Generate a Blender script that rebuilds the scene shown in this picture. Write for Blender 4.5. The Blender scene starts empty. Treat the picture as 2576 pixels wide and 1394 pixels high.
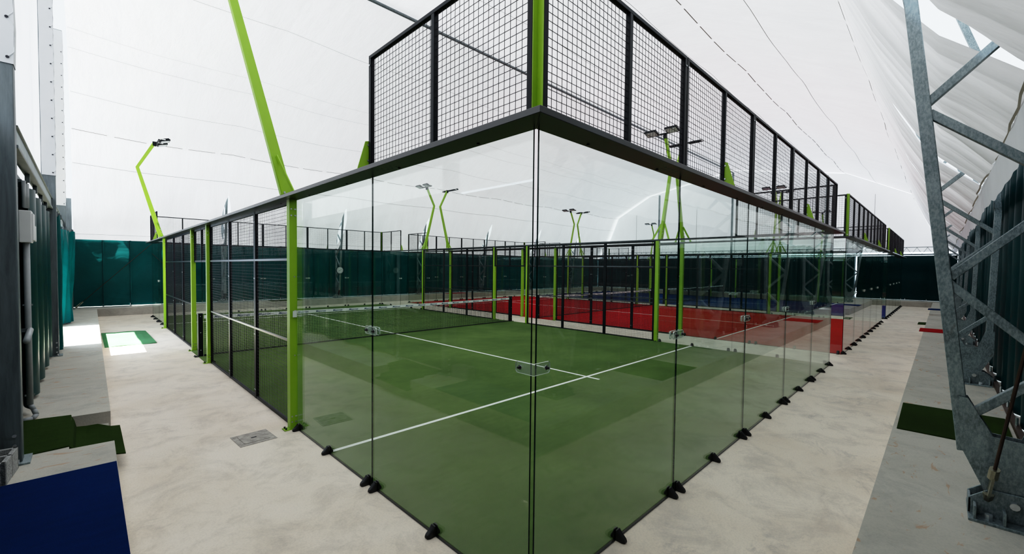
import bpy, math, random
from math import sin, cos, pi, radians, atan2, sqrt
from mathutils import Vector, Matrix, noise
random.seed(7)
C = bpy.context.scene.collection
sc = bpy.context.scene

# ------------------------------------------------------------------ materials
def newmat(name):
    m = bpy.data.materials.new(name); m.use_nodes = True
    nt = m.node_tree; nt.nodes.clear()
    out = nt.nodes.new('ShaderNodeOutputMaterial')
    return m, nt, out

def N(nt, t, **kw):
    n = nt.nodes.new(t)
    for k, v in kw.items():
        if k in n.inputs.keys(): n.inputs[k].default_value = v
        else: setattr(n, k, v)
    return n

def ramp(nt, src, stops):
    r = nt.nodes.new('ShaderNodeValToRGB')
    cr = r.color_ramp
    while len(cr.elements) < len(stops): cr.elements.new(0.5)
    for e, (p, c) in zip(cr.elements, stops):
        e.position = p; e.color = (c[0], c[1], c[2], 1) if not isinstance(c, (int, float)) else (c, c, c, 1)
    nt.links.new(src, r.inputs[0])
    return r.outputs[0]

def coords(nt, scale=(1, 1, 1), rot=(0, 0, 0)):
    g = nt.nodes.new('ShaderNodeNewGeometry')
    mp = nt.nodes.new('ShaderNodeMapping'); mp.inputs['Scale'].default_value = scale; mp.inputs['Rotation'].default_value = rot
    nt.links.new(g.outputs['Position'], mp.inputs['Vector'])
    return mp.outputs[0]

def ntex(nt, vec, scale, detail=4, rough=0.55, dist=0.0):
    n = nt.nodes.new('ShaderNodeTexNoise')
    n.inputs['Scale'].default_value = scale; n.inputs['Detail'].default_value = detail
    n.inputs['Roughness'].default_value = rough; n.inputs['Distortion'].default_value = dist
    nt.links.new(vec, n.inputs['Vector'])
    return n.outputs['Fac']

def mixc(nt, fac, a, b, mode='MIX'):
    m = nt.nodes.new('ShaderNodeMix'); m.data_type = 'RGBA'; m.blend_type = mode
    for sock, v in ((m.inputs[0], fac), (m.inputs[6], a), (m.inputs[7], b)):
        if isinstance(v, (int, float)): sock.default_value = v
        elif isinstance(v, tuple): sock.default_value = (*v[:3], 1)
        else: nt.links.new(v, sock)
    return m.outputs[2]

def bump(nt, h, strength, dist=0.02):
    b = nt.nodes.new('ShaderNodeBump'); b.inputs['Strength'].default_value = strength; b.inputs['Distance'].default_value = dist
    nt.links.new(h, b.inputs['Height'])
    return b.outputs[0]

def pbr(name, col, rough=0.5, metal=0.0, var=0.0, vscale=3.0, bmp=0.0, bscale=20.0, spec=0.5, stretch=(1, 1, 1)):
    m, nt, out = newmat(name)
    p = nt.nodes.new('ShaderNodeBsdfPrincipled')
    p.inputs['Roughness'].default_value = rough; p.inputs['Metallic'].default_value = metal
    p.inputs['Specular IOR Level'].default_value = spec
    v = coords(nt, stretch)
    f = ntex(nt, v, vscale, 5, 0.6)
    lo = tuple(c * (1 - var) for c in col); hi = tuple(min(1, c * (1 + var)) for c in col)
    nt.links.new(ramp(nt, f, [(0.3, lo), (0.7, hi)]), p.inputs['Base Color'])
    if bmp:
        nt.links.new(bump(nt, ntex(nt, v, bscale, 3), bmp), p.inputs['Normal'])
    nt.links.new(p.outputs[0], out.inputs[0])
    return m

def concrete(name, base, warm, dark, rust=False, rough=0.75):
    m, nt, out = newmat(name)
    p = nt.nodes.new('ShaderNodeBsdfPrincipled'); p.inputs['Specular IOR Level'].default_value = 0.35
    v = coords(nt)
    big = ntex(nt, v, 0.55, 5, 0.6, 0.6)
    c = ramp(nt, big, [(0.32, base), (0.6, warm)])
    med = ntex(nt, v, 1.9, 9, 0.76, 0.5)
    c = mixc(nt, ramp(nt, med, [(0.48, 0.0), (0.72, 0.50)]), c, dark)
    vs = coords(nt, (1.0, 1.5, 1), (0, 0, 0.5))
    streak = ntex(nt, vs, 1.3, 9, 0.78, 1.0)
    c = mixc(nt, ramp(nt, streak, [(0.58, 0.0), (0.66, 0.34), (0.80, 0.08)]), c, dark)
    vs2 = coords(nt, (0.35, 0.9, 1), (0, 0, 0.7))
    stain = ntex(nt, vs2, 1.1, 4, 0.5, 1.5)
    c = mixc(nt, ramp(nt, stain, [(0.66, 0.0), (0.75, 0.22)]), c, (0.30, 0.23, 0.17))
    if rust:
        vr = coords(nt, (3.2, 9.0, 1), (0, 0, 0.4))
        rs = ntex(nt, vr, 1.5, 3, 0.5, 0.8)
        c = mixc(nt, ramp(nt, rs, [(0.63, 0.0), (0.69, 0.5)]), c, (0.42, 0.20, 0.07))
    fine = ntex(nt, v, 60, 3, 0.7)
    c = mixc(nt, ramp(nt, fine, [(0.35, 0.16), (0.55, 0.0)]), c, dark)
    nt.links.new(c, p.inputs['Base Color'])
    nt.links.new(ramp(nt, med, [(0.3, rough - 0.15), (0.7, rough + 0.12)]), p.inputs['Roughness'])
    hh = nt.nodes.new('ShaderNodeMath'); hh.operation = 'ADD'
    nt.links.new(fine, hh.inputs[0]); nt.links.new(med, hh.inputs[1])
    nt.links.new(bump(nt, hh.outputs[0], 0.35, 0.006), p.inputs['Normal'])
    nt.links.new(p.outputs[0], out.inputs[0])
    return m

def turf(name, col, var=0.25):
    m, nt, out = newmat(name)
    p = nt.nodes.new('ShaderNodeBsdfPrincipled'); p.inputs['Roughness'].default_value = 0.95
    p.inputs['Specular IOR Level'].default_value = 0.1
    v = coords(nt)
    a = ntex(nt, v, 0.7, 5, 0.6); b = ntex(nt, v, 260, 2, 0.6); s = ntex(nt, coords(nt, (1, 5, 1)), 3, 5, 0.6)
    lo = tuple(c * (1 - var) for c in col); hi = tuple(c * (1 + var) for c in col)
    c = ramp(nt, a, [(0.3, lo), (0.7, hi)])
    c = mixc(nt, ramp(nt, s, [(0.35, 0.25), (0.6, 0.0)]), c, tuple(x * 0.6 for x in col))
    c = mixc(nt, ramp(nt, b, [(0.3, 0.55), (0.62, 0.0)]), c, tuple(x * 0.35 for x in col))
    nt.links.new(c, p.inputs['Base Color'])
    nt.links.new(bump(nt, b, 0.6, 0.01), p.inputs['Normal'])
    nt.links.new(p.outputs[0], out.inputs[0])
    return m

def glass_mat(name, tint, refl=1.0):
    m, nt, out = newmat(name)
    g = nt.nodes.new('ShaderNodeNewGeometry')
    d = nt.nodes.new('ShaderNodeVectorMath'); d.operation = 'DOT_PRODUCT'
    nt.links.new(g.outputs['Incoming'], d.inputs[0]); nt.links.new(g.outputs['Normal'], d.inputs[1])
    ab = N(nt, 'ShaderNodeMath', operation='ABSOLUTE'); nt.links.new(d.outputs['Value'], ab.inputs[0])
    om = N(nt, 'ShaderNodeMath', operation='SUBTRACT'); om.inputs[0].default_value = 1.0; nt.links.new(ab.outputs[0], om.inputs[1])
    pw = N(nt, 'ShaderNodeMath', operation='POWER'); nt.links.new(om.outputs[0], pw.inputs[0]); pw.inputs[1].default_value = 5.0
    ma = N(nt, 'ShaderNodeMath', operation='MULTIPLY_ADD'); nt.links.new(pw.outputs[0], ma.inputs[0]); ma.inputs[1].default_value = 0.95; ma.inputs[2].default_value = 0.045 * refl
    tr = nt.nodes.new('ShaderNodeBsdfTransparent'); tr.inputs[0].default_value = (*tint, 1)
    gl = nt.nodes.new('ShaderNodeBsdfGlossy'); gl.inputs['Roughness'].default_value = 0.0; gl.inputs[0].default_value = (0.95, 1, 0.98, 1)
    mx = nt.nodes.new('ShaderNodeMixShader')
    nt.links.new(ma.outputs[0], mx.inputs[0]); nt.links.new(tr.outputs[0], mx.inputs[1]); nt.links.new(gl.outputs[0], mx.inputs[2])
    nt.links.new(mx.outputs[0], out.inputs[0])
    return m

def membrane(name, col, base=0.68, wr=0.25):
    # white tent cloth: emission stands in for daylight soaking through; 'glow' sets its strength
    m, nt, out = newmat(name)
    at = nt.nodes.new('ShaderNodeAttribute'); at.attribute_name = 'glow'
    df = nt.nodes.new('ShaderNodeBsdfDiffuse'); df.inputs[0].default_value = (base, base, base, 1)
    v = coords(nt, (1.6, 0.5, 0.22)); f = ntex(nt, v, 2.2, 4, 0.55, 0.2)
    weave = ntex(nt, coords(nt, (1, 1, 1)), 140, 2, 0.6)
    b1 = bump(nt, f, wr, 0.25)
    nt.links.new(b1, df.inputs['Normal'])
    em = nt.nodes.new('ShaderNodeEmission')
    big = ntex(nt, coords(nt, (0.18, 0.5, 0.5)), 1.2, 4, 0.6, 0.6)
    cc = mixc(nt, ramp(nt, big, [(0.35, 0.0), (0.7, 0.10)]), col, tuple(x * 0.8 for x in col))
    cc = mixc(nt, ramp(nt, f, [(0.38, 0.0), (0.66, 0.30)]), cc, tuple(x * 0.75 for x in col))  # fold shade put into the emission colour
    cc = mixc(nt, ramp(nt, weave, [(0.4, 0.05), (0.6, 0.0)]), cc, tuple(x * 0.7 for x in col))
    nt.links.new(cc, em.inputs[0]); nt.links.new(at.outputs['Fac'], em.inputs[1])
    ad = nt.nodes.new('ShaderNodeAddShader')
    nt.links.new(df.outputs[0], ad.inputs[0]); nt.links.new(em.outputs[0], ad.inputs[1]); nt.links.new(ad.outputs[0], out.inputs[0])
    return m

def emis(name, col, s):
    m, nt, out = newmat(name)
    e = nt.nodes.new('ShaderNodeEmission'); e.inputs[0].default_value = (*col, 1); e.inputs[1].default_value = s
    nt.links.new(e.outputs[0], out.inputs[0]); return m

def tarp(name, col, hi, rough=0.42, b=0.16, sp=0.15):
    m, nt, out = newmat(name)
    p = nt.nodes.new('ShaderNodeBsdfPrincipled'); p.inputs['Roughness'].default_value = rough; p.inputs['Specular IOR Level'].default_value = sp
    v = coords(nt, (1, 1, 1)); f = ntex(nt, v, 0.9, 5, 0.6, 1.0)
    nt.links.new(ramp(nt, f, [(0.3, col), (0.75, hi)]), p.inputs['Base Color'])
    w = ntex(nt, coords(nt, (1.0, 1.0, 1.6)), 1.3, 3, 0.5, 1.0)
    nt.links.new(bump(nt, w, b, 0.10), p.inputs['Normal'])
    nt.links.new(p.outputs[0], out.inputs[0]); return m

M = {}
M['floor'] = concrete('ConcreteApron', (0.69, 0.585, 0.465), (0.80, 0.705, 0.59), (0.29, 0.265, 0.25), rough=0.62)
M['strip'] = concrete('ConcreteStrip', (0.41, 0.385, 0.325), (0.50, 0.475, 0.41), (0.22, 0.22, 0.21), rust=True, rough=0.8)
M['stripface'] = concrete('ConcreteFace', (0.36, 0.33, 0.29), (0.46, 0.42, 0.37), (0.18, 0.17, 0.16), rough=0.85)
M['turf_green'] = turf('TurfGreen', (0.115, 0.175, 0.058))
M['turf_red'] = turf('TurfRed', (0.48, 0.009, 0.013), 0.12)
M['turf_blue'] = turf('TurfBlue', (0.006, 0.040, 0.17), 0.15)
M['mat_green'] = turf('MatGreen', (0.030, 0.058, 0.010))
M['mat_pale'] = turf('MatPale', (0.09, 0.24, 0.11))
M['mat_red'] = turf('MatRed', (0.42, 0.008, 0.012), 0.12)
M['mat_blue'] = turf('MatBlue', (0.001, 0.024, 0.110), 0.15)
M['line'] = pbr('LineWhite', (0.80, 0.80, 0.76), 0.9, var=0.08, vscale=40)
M['dark'] = pbr('FrameBlackBlue', (0.004, 0.006, 0.009), 0.42, 0.0, 0.15, 4, spec=0.22)
M['beam'] = pbr('BeamBlack', (0.006, 0.008, 0.011), 0.30, 0.0, 0.2, 3, spec=0.7)
M['wire'] = pbr('WireDark', (0.010, 0.005, 0.010), 0.45, 0.0, 0.1, 5)
M['green'] = pbr('PostGreen', (0.27, 0.48, 0.028), 0.40, 0.0, 0.05, 3, spec=0.5)
M['rubber'] = pbr('ClampRubber', (0.008, 0.008, 0.009), 0.45, 0.0, 0.2, 30, spec=0.5)
M['galv'] = None
M['bolt'] = pbr('BoltZinc', (0.62, 0.64, 0.66), 0.28, 0.9, 0.1, 30)
M['boltdark'] = pbr('BoltDark', (0.03, 0.03, 0.035), 0.3, 0.8, 0.1, 30)
M['glass'] = glass_mat('PaneGlass', (0.925, 0.962, 0.942))
M['glassedge'] = pbr('GlassEdge', (0.004, 0.022, 0.018), 0.15, 0.0, 0.2, 10)
M['acrylic'] = glass_mat('JoinPlateClear', (0.92, 0.95, 0.93), 2.0)
_nt = M['acrylic'].node_tree; _o = [n for n in _nt.nodes if n.type == 'OUTPUT_MATERIAL'][0]; _s = _o.inputs[0].links[0].from_socket
_d = _nt.nodes.new('ShaderNodeBsdfDiffuse'); _d.inputs[0].default_value = (0.85, 0.92, 0.86, 1); _m = _nt.nodes.new('ShaderNodeMixShader'); _m.inputs[0].default_value = 0.10
_nt.links.new(_s, _m.inputs[1]); _nt.links.new(_d.outputs[0], _m.inputs[2]); _nt.links.new(_m.outputs[0], _o.inputs[0])
M['acryledge'] = pbr('JoinPlateEdge', (0.72, 0.80, 0.72), 0.2, 0.0, 0.1, 10)
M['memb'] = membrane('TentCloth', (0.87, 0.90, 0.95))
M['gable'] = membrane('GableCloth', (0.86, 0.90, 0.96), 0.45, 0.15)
M['sleeve'] = pbr('SleeveCloth', (0.66, 0.68, 0.70), 0.7, 0, 0.04, 2, 0.3, 4)
M['seam'] = pbr('SeamTape', (0.30, 0.27, 0.25), 0.8, 0, 0.1, 3)
M['seamlight'] = pbr('SeamThin', (0.42, 0.41, 0.40), 0.8, 0, 0.1, 3)
M['hem'] = pbr('HemTape', (0.36, 0.33, 0.27), 0.8, 0, 0.1, 3)
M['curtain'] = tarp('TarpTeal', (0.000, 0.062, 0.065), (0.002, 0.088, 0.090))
M['curtain_near'] = tarp('TarpDark', (0.000, 0.022, 0.025), (0.000, 0.032, 0.035), 0.38, 0.08, 0.12)  # darker copy of the teal tarp, near-side shade put into its colour
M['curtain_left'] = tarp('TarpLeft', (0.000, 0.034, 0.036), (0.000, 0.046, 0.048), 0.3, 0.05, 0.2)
M['curtain_lit'] = tarp('TarpLit', (0.000, 0.07, 0.08), (0.002, 0.14, 0.16), 0.3)  # lighter copy of the teal tarp, sunlight put into its colour
M['white'] = pbr('WhitePlastic', (0.72, 0.73, 0.73), 0.4, 0, 0.03, 5)
M['tape'] = pbr('NetTape', (0.78, 0.82, 0.80), 0.6, 0, 0.06, 6)
M['ink'] = pbr('TapeInk', (0.02, 0.05, 0.12), 0.6, 0, 0.05, 6)
M['netcord'] = pbr('NetCord', (0.010, 0.012, 0.012), 0.7, 0, 0.1, 6)
M['grey'] = pbr('ConduitGrey', (0.30, 0.32, 0.33), 0.45, 0, 0.08, 6)
M['block'] = pbr('CinderBlock', (0.33, 0.33, 0.32), 0.95, 0, 0.25, 30, 0.6, 60)
M['blackhole'] = pbr('Cavity', (0.01, 0.01, 0.01), 0.9)
M['lens'] = pbr('LampLens', (0.62, 0.68, 0.72), 0.2, 0, 0.03, 6)
M['rod'] = pbr('RodRusty', (0.06, 0.035, 0.025), 0.5, 0.4, 0.3, 12)
M['brass'] = pbr('TurnbuckleZinc', (0.38, 0.36, 0.28), 0.3, 0.85, 0.2, 20)
M['iron'] = pbr('ManholeIron', (0.36, 0.33, 0.29), 0.8, 0.0, 0.35, 14, 0.5, 40)
M['palesteel'] = pbr('PaleSteel', (0.45, 0.58, 0.66), 0.5, 0.2, 0.1, 4)
M['outer'] = emis('OuterCover', (0.86, 0.94, 1.0), 0.85)
def galv():
    m, nt, out = newmat('GalvanisedSteel')
    p = nt.nodes.new('ShaderNodeBsdfPrincipled'); p.inputs['Metallic'].default_value = 0.55
    v = coords(nt, (1, 1, 1)); a = ntex(nt, v, 3.0, 6, 0.65, 0.4); b = ntex(nt, coords(nt, (1, 1, 0.5)), 70, 4, 0.7)
    c = ramp(nt, a, [(0.3, (0.10, 0.13, 0.14)), (0.7, (0.23, 0.28, 0.29))])
    c = mixc(nt, ramp(nt, b, [(0.40, 0.0), (0.64, 0.42)]), c, (0.50, 0.56, 0.57))
    r = ntex(nt, coords(nt, (2, 2, 0.8)), 2.1, 4, 0.6, 0.5)
    c = mixc(nt, ramp(nt, r, [(0.68, 0.0), (0.78, 0.5)]), c, (0.16, 0.10, 0.06))
    nt.links.new(c, p.inputs['Base Color'])
    nt.links.new(ramp(nt, b, [(0.3, 0.38), (0.7, 0.62)]), p.inputs['Roughness'])
    nt.links.new(p.outputs[0], out.inputs[0]); return m
M['galv'] = galv()
def weathered(name, col):
    m, nt, out = newmat(name)
    p = nt.nodes.new('ShaderNodeBsdfPrincipled'); p.inputs['Metallic'].default_value = 0.3; p.inputs['Roughness'].default_value = 0.5
    a = ntex(nt, coords(nt, (6, 6, 0.6)), 2.5, 6, 0.7, 0.5)
    nt.links.new(ramp(nt, a, [(0.3, tuple(c * 0.65 for c in col)), (0.72, tuple(c * 1.3 for c in col))]), p.inputs['Base Color'])
    nt.links.new(p.outputs[0], out.inputs[0]); return m
M['column'] = weathered('ColumnSteel', (0.13, 0.155, 0.165))

# ------------------------------------------------------------------ mesh helpers
class MB:
    def __init__(s): s.v = []; s.f = []; s.mi = []; s.mats = []
    def mat(s, m):
        if m not in s.mats: s.mats.append(m)
        return s.mats.index(m)
    def add(s, vs, fs, m):
        o = len(s.v); i = s.mat(m)
        s.v += [tuple(v) for v in vs]
        for f in fs: s.f.append(tuple(a + o for a in f)); s.mi.append(i)
        return s
    def box(s, x0, x1, y0, y1, z0, z1, m):
        vs = [(x, y, z) for x in (x0, x1) for y in (y0, y1) for z in (z0, z1)]
        return s.add(vs, [(0, 1, 3, 2), (4, 6, 7, 5), (0, 4, 5, 1), (2, 3, 7, 6), (0, 2, 6, 4), (1, 5, 7, 3)], m)
    def bar(s, a, b, w, h, m, up=(0, 0, 1), w2=None, h2=None):
        a = Vector(a); b = Vector(b); d = (b - a).normalized(); up = Vector(up)
        sx = d.cross(up)
        if sx.length < 1e-4: sx = d.cross(Vector((1, 0, 0)))
        sx.normalize(); sy = sx.cross(d)
        vs = []
        for p, ww, hh in ((a, w, h), (b, w2 or w, h2 or h)):
            for i, j in ((-1, -1), (1, -1), (1, 1), (-1, 1)): vs.append(p + sx * ww / 2 * i + sy * hh / 2 * j)
        return s.add(vs, [(0, 3, 2, 1), (4, 5, 6, 7), (0, 1, 5, 4), (1, 2, 6, 5), (2, 3, 7, 6), (3, 0, 4, 7)], m)
    def cyl(s, a, b, r, m, n=12, r2=None):
        a = Vector(a); b = Vector(b); d = (b - a).normalized()
        sx = d.cross(Vector((0, 0, 1)))
        if sx.length < 1e-4: sx = Vector((1, 0, 0))
        sx.normalize(); sy = sx.cross(d); r2 = r if r2 is None else r2
        vs = []
        for p, rr in ((a, r), (b, r2)):
            for k in range(n):
                t = 2 * pi * k / n; vs.append(p + sx * rr * cos(t) + sy * rr * sin(t))
        fs = [(k, (k + 1) % n, n + (k + 1) % n, n + k) for k in range(n)] + [tuple(range(n))[::-1], tuple(range(n, 2 * n))]
        return s.add(vs, fs, m)
    def tube(s, pts, r, m, n=8):
        for a, b in zip(pts, pts[1:]): s.cyl(a, b, r, m, n)
        return s
    def prism(s, poly, axis, c0, c1, m):
        # poly in the two other axes (order x,y,z without axis)
        def P(p, c):
            l = list(p); l.insert(axis, c); return tuple(l)
        n = len(poly)
        vs = [P(p, c0) for p in poly] + [P(p, c1) for p in poly]
        fs = [tuple(range(n))[::-1], tuple(range(n, 2 * n))] + [(k, (k + 1) % n, n + (k + 1) % n, n + k) for k in range(n)]
        return s.add(vs, fs, m)
    def mesh(s, name):
        me = bpy.data.meshes.new(name); me.from_pydata(s.v, [], s.f)
        for m in s.mats: me.materials.append(m)
        me.polygons.foreach_set('material_index', s.mi); me.update()
        return me

def fixn(me):
    import bmesh
    bm = bmesh.new(); bm.from_mesh(me); bmesh.ops.recalc_face_normals(bm, faces=bm.faces); bm.to_mesh(me); bm.free()

def obj(name, mb, parent=None, bevel=0, smooth=False, fix=True):
    me = mb.mesh(name) if isinstance(mb, MB) else mb
    if isinstance(mb, MB) and fix: fixn(me)
    o = bpy.data.objects.new(name, me); C.objects.link(o)
    if parent: o.parent = parent
    if bevel:
        b = o.modifiers.new('bevel', 'BEVEL'); b.width = bevel; b.segments = 2; b.limit_method = 'ANGLE'
    if smooth:
        for p in me.polygons: p.use_smooth = True
    return o

def tag(o, label, cat, group=None, kind=None):
    o['label'] = label; o['category'] = cat
    if group: o['group'] = group
    if kind: o['kind'] = kind
    return o

def struct(name, mb, label=None, cat=None, **kw):
    o = obj(name, mb, **kw); o['kind'] = 'structure'
    if label: o['label'] = label; o['category'] = cat
    return o

def thing(name, label, cat, loc=(0, 0, 0), rz=0, group=None):
    o = bpy.data.objects.new(name, None); C.objects.link(o); o.empty_display_size = 0.1
    o.location = loc; o.rotation_euler = (0, 0, rz)
    return tag(o, label, cat, group)

def dup(root, loc, rz, label, group=None):
    def cp(o, par):
        c = o.copy(); C.objects.link(c)
        if par: c.parent = par
        for ch in list(o.children): cp(ch, c)
        return c
    r = cp(root, None); r.location = loc; r.rotation_euler = (0, 0, rz); r['label'] = label
    if group: r['group'] = group
    return r

class Kind:
    """first placement moves the original, later ones copy it"""
    def __init__(s, root): s.root = root; s.used = False
    def put(s, loc, rz, label, group=None):
        if not s.used:
            s.used = True; r = s.root; r.location = loc; r.rotation_euler = (0, 0, rz); r['label'] = label
            if group: r['group'] = group
            return r
        return dup(s.root, loc, rz, label, group)

ORD = ['first', 'second', 'third', 'fourth', 'fifth', 'sixth', 'seventh']

# ------------------------------------------------------------------ camera
CAM = (-1.9399, -1.689, 2.0871)
yaw, pit, rol, F, PX, PY = 0.8041, -0.031, 0.0102, 1078.3472, 1250.2762, 707.615
fw = Vector((cos(pit) * cos(yaw), cos(pit) * sin(yaw), sin(pit))); rt = Vector((sin(yaw), -cos(yaw), 0)); up = rt.cross(fw)
r2 = cos(rol) * rt + sin(rol) * up; u2 = -sin(rol) * rt + cos(rol) * up
cd = bpy.data.cameras.new('camera'); cam = bpy.data.objects.new('camera', cd); C.objects.link(cam)
cam.matrix_world = Matrix(((r2.x, u2.x, -fw.x, CAM[0]), (r2.y, u2.y, -fw.y, CAM[1]), (r2.z, u2.z, -fw.z, CAM[2]), (0, 0, 0, 1)))
cd.sensor_width = 36; cd.lens = F * 36 / 2576; cd.shift_x = (1288 - PX) / 2576; cd.shift_y = (PY - 697) / 2576
cd.clip_start = 0.02; cd.clip_end = 300
sc.camera = cam

# ------------------------------------------------------------------ hall numbers
XL, XR = -2.5, 35.65          # gable planes
YN, YB = -2.42, 22.42         # side curtain planes
EDGE_N, EDGE_B = -1.345, 21.40
SH = 0.30                     # raised strip height
TX = [2.84, 8.4, 13.85, 19.3, 24.75, 30.2]
PROF = [(-2.08, 3.48), (-1.60, 3.97), (-1.33, 4.40), (-1.0, 5.06), (-0.24, 6.95), (3, 8.72), (10, 10.0),
        (17, 8.72), (20.2, 6.97), (21.0, 5.06), (21.33, 4.40), (21.6, 3.97), (22.02, 3.50), (22.24, 3.06)]

# floor and raised strips
fl = MB(); n = 1
fl.box(-3.2, 36.4, -3.2, 23.2, -0.12, 0.0, M['floor'])
struct('floor', fl)
def xe(y): return -1.765 + (y - 1.5) * (0.155 / 18.5)
def slab(name, poly, z1, label):
    mb = MB(); n = len(poly)
    mb.add([(x, y, z1) for x, y in poly], [tuple(range(n))], M['strip'])
    vs = [(x, y, 0.0) for x, y in poly] + [(x, y, z1) for x, y in poly]
    mb.add(vs, [(k, (k + 1) % n, n + (k + 1) % n, n + k) for k in range(n)], M['stripface'])
    o = struct(name, mb, fix=False); return o
slab('trim_1', [(-2.9, EDGE_N - 1.6), (23.05, EDGE_N - 1.6), (23.05, EDGE_N), (xe(EDGE_N), EDGE_N), (-2.9, EDGE_N)], SH, '')
slab('trim_2', [(24.40, EDGE_N - 1.6), (36.2, EDGE_N - 1.6), (36.2, EDGE_N), (24.40, EDGE_N)], SH, '')
slab('trim_3', [(-2.9, EDGE_N), (xe(EDGE_N), EDGE_N), (xe(4.08), 4.08), (-2.07, 4.10), (-2.07, 5.31), (xe(5.28), 5.28), (xe(EDGE_B), EDGE_B), (-2.9, EDGE_B)], SH, '')
slab('trim_4', [(-2.9, EDGE_B), (36.2, EDGE_B), (36.2, 23.0), (-2.9, 23.0)], SH, '')
slab('trim_5', [(33.95, EDGE_N), (36.2, EDGE_N), (36.2, EDGE_B), (33.95, EDGE_B)], SH, '')
slab('trim_6', [(23.05, EDGE_N - 1.6), (24.40, EDGE_N - 1.6), (24.40, -1.5), (23.05, -1.5)], 0.12, '')
slab('trim_7', [(-2.07, 4.10), (xe(4.08) - 0.02, 4.08), (xe(5.28) - 0.02, 5.28), (-2.07, 5.31)], 0.16, '')

# ------------------------------------------------------------------ membrane roof
def prof_pts():
    P = []
    for (a, b), (c, d) in zip(PROF, PROF[1:]):
        L = sqrt((c - a) ** 2 + (d - b) ** 2); k = max(3, int(L / (0.11 if (b < 5 or d < 5) else 0.2))) if L < 2.6 else int(L / 0.35)
        for i in range(k): P.append((a + (c - a) * i / k, b + (d - b) * i / k))
    P.append(PROF[-1]); return P
PP = prof_pts()
NX = 84
BX = [-2.22] + TX + [35.42]
def nrm(i):
    a = PP[max(0, i - 1)]; b = PP[min(len(PP) - 1, i + 1)]
    dy, dz = b[0] - a[0], b[1] - a[1]; L = sqrt(dy * dy + dz * dz)
    return (dz / L, -dy / L)      # pointing into the hall for y<10 side going up
def bay_of(x):
    for k in range(len(BX) - 1):
        if x <= BX[k + 1] + 1e-6: return k
    return len(BX) - 2
FOLD = [0.0]
def mem(x, i):
    y, z = PP[i]; ny, nz = nrm(i)
    k = bay_of(x); u = (x - BX[k]) / (BX[k + 1] - BX[k]); s = sin(pi * max(0, min(1, u)))
    near = max(0, min(1, (6.6 - z) / 3.0)); low = near if y < 10 else near * 0.7
    sag = -0.10 * s * (1 - near) * (0 if (i == 0) else 1)
    if y < 10:   # gathered folds running down the slope
        q = x + 0.25 * (z - 3.5) * (u - 0.5)
        w = (0.8 * noise.noise(Vector((q * 2.2, z * 0.35, 3.1))) + 0.9 * noise.noise(Vector((q * 5.5, z * 0.5, 7.1))) + 0.35 * noise.noise(Vector((q * 11.0, z * 0.8, 1.1)))) * (0.5 + 0.5 * s)
    else:        # soft slanting folds pulled down toward the truss feet
        q = z * 0.8 + (x - BX[k]) * 0.45
        w = 0.8 * noise.noise(Vector((x * 1.5 - z * 0.5, q * 0.6, 3.1)))
    w2 = noise.noise(Vector((x * 0.5, y * 0.6, 5.7)))
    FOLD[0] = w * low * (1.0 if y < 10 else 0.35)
    d = (0.085 * low * w if y < 10 else 0.045 * low * w) + 0.04 * w2 * s * (1 - 0.7 * near) + 0.004 * w
    off = -0.06 * s * near
    hang = -0.06 * s * max(0, 1 - (z - 3.48) / 0.3) if y < 10 and z < 3.78 else 0.0
    return (x, y + ny * (d + off) * (1 if y < 10 else 1), z + nz * (d + off) + sag + hang)
def slitw(i, k, side=0):
    y, z = PP[i]
    if k == 1 and y < 10 and 3.25 < z < 5.9: return 0.36 * sin(pi * (z - 3.25) / 2.65) ** 0.8 * (1.0 if side < 0 else 0.6)
    if 3.32 < z < 5.2: return 0.17 * sin(pi * (z - 3.32) / 1.88) ** 0.7
    return 0.0
def glow(x, y, z, i):  # painted daylight: roof and left end brighter, near side dimmer
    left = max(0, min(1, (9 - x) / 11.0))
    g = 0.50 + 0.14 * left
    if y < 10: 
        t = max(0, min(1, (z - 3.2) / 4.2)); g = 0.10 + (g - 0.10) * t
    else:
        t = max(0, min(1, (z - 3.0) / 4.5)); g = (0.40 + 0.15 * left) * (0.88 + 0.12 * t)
    if x > 34.6: g += 0.5 * min(1, (x - 34.6) / 0.6)  # extra glow in place of light through a gap at the gable
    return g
mb = MB(); glows = []
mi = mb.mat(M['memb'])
for k in range(len(BX) - 1):
    base = len(mb.v)
    for i in range(len(PP)):
        a = BX[k] + (slitw(i, k, 1) if k > 0 else 0); b = BX[k + 1] - (slitw(i, k + 1, -1) if k < len(BX) - 2 else 0)
        for j in range(NX + 1):
            x = a + (b - a) * j / NX
            p = mem(min(max(x, BX[k] + 1e-5), BX[k + 1]), i); mb.v.append((x, p[1], p[2]))
            glows.append(glow(x, p[1], p[2], i) * (1 - 0.75 * max(-0.7, min(0.9, FOLD[0] * 1.3))))   # shade of the gathered folds painted into the glow
    for i in range(len(PP) - 1):
        for j in range(NX):
            q = base + i * (NX + 1) + j; mb.f.append((q, q + 1, q + NX + 2, q + NX + 1)); mb.mi.append(mi)
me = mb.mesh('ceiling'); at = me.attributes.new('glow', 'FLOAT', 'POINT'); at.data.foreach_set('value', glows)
ceil = struct('ceiling', me, smooth=True)

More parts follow.
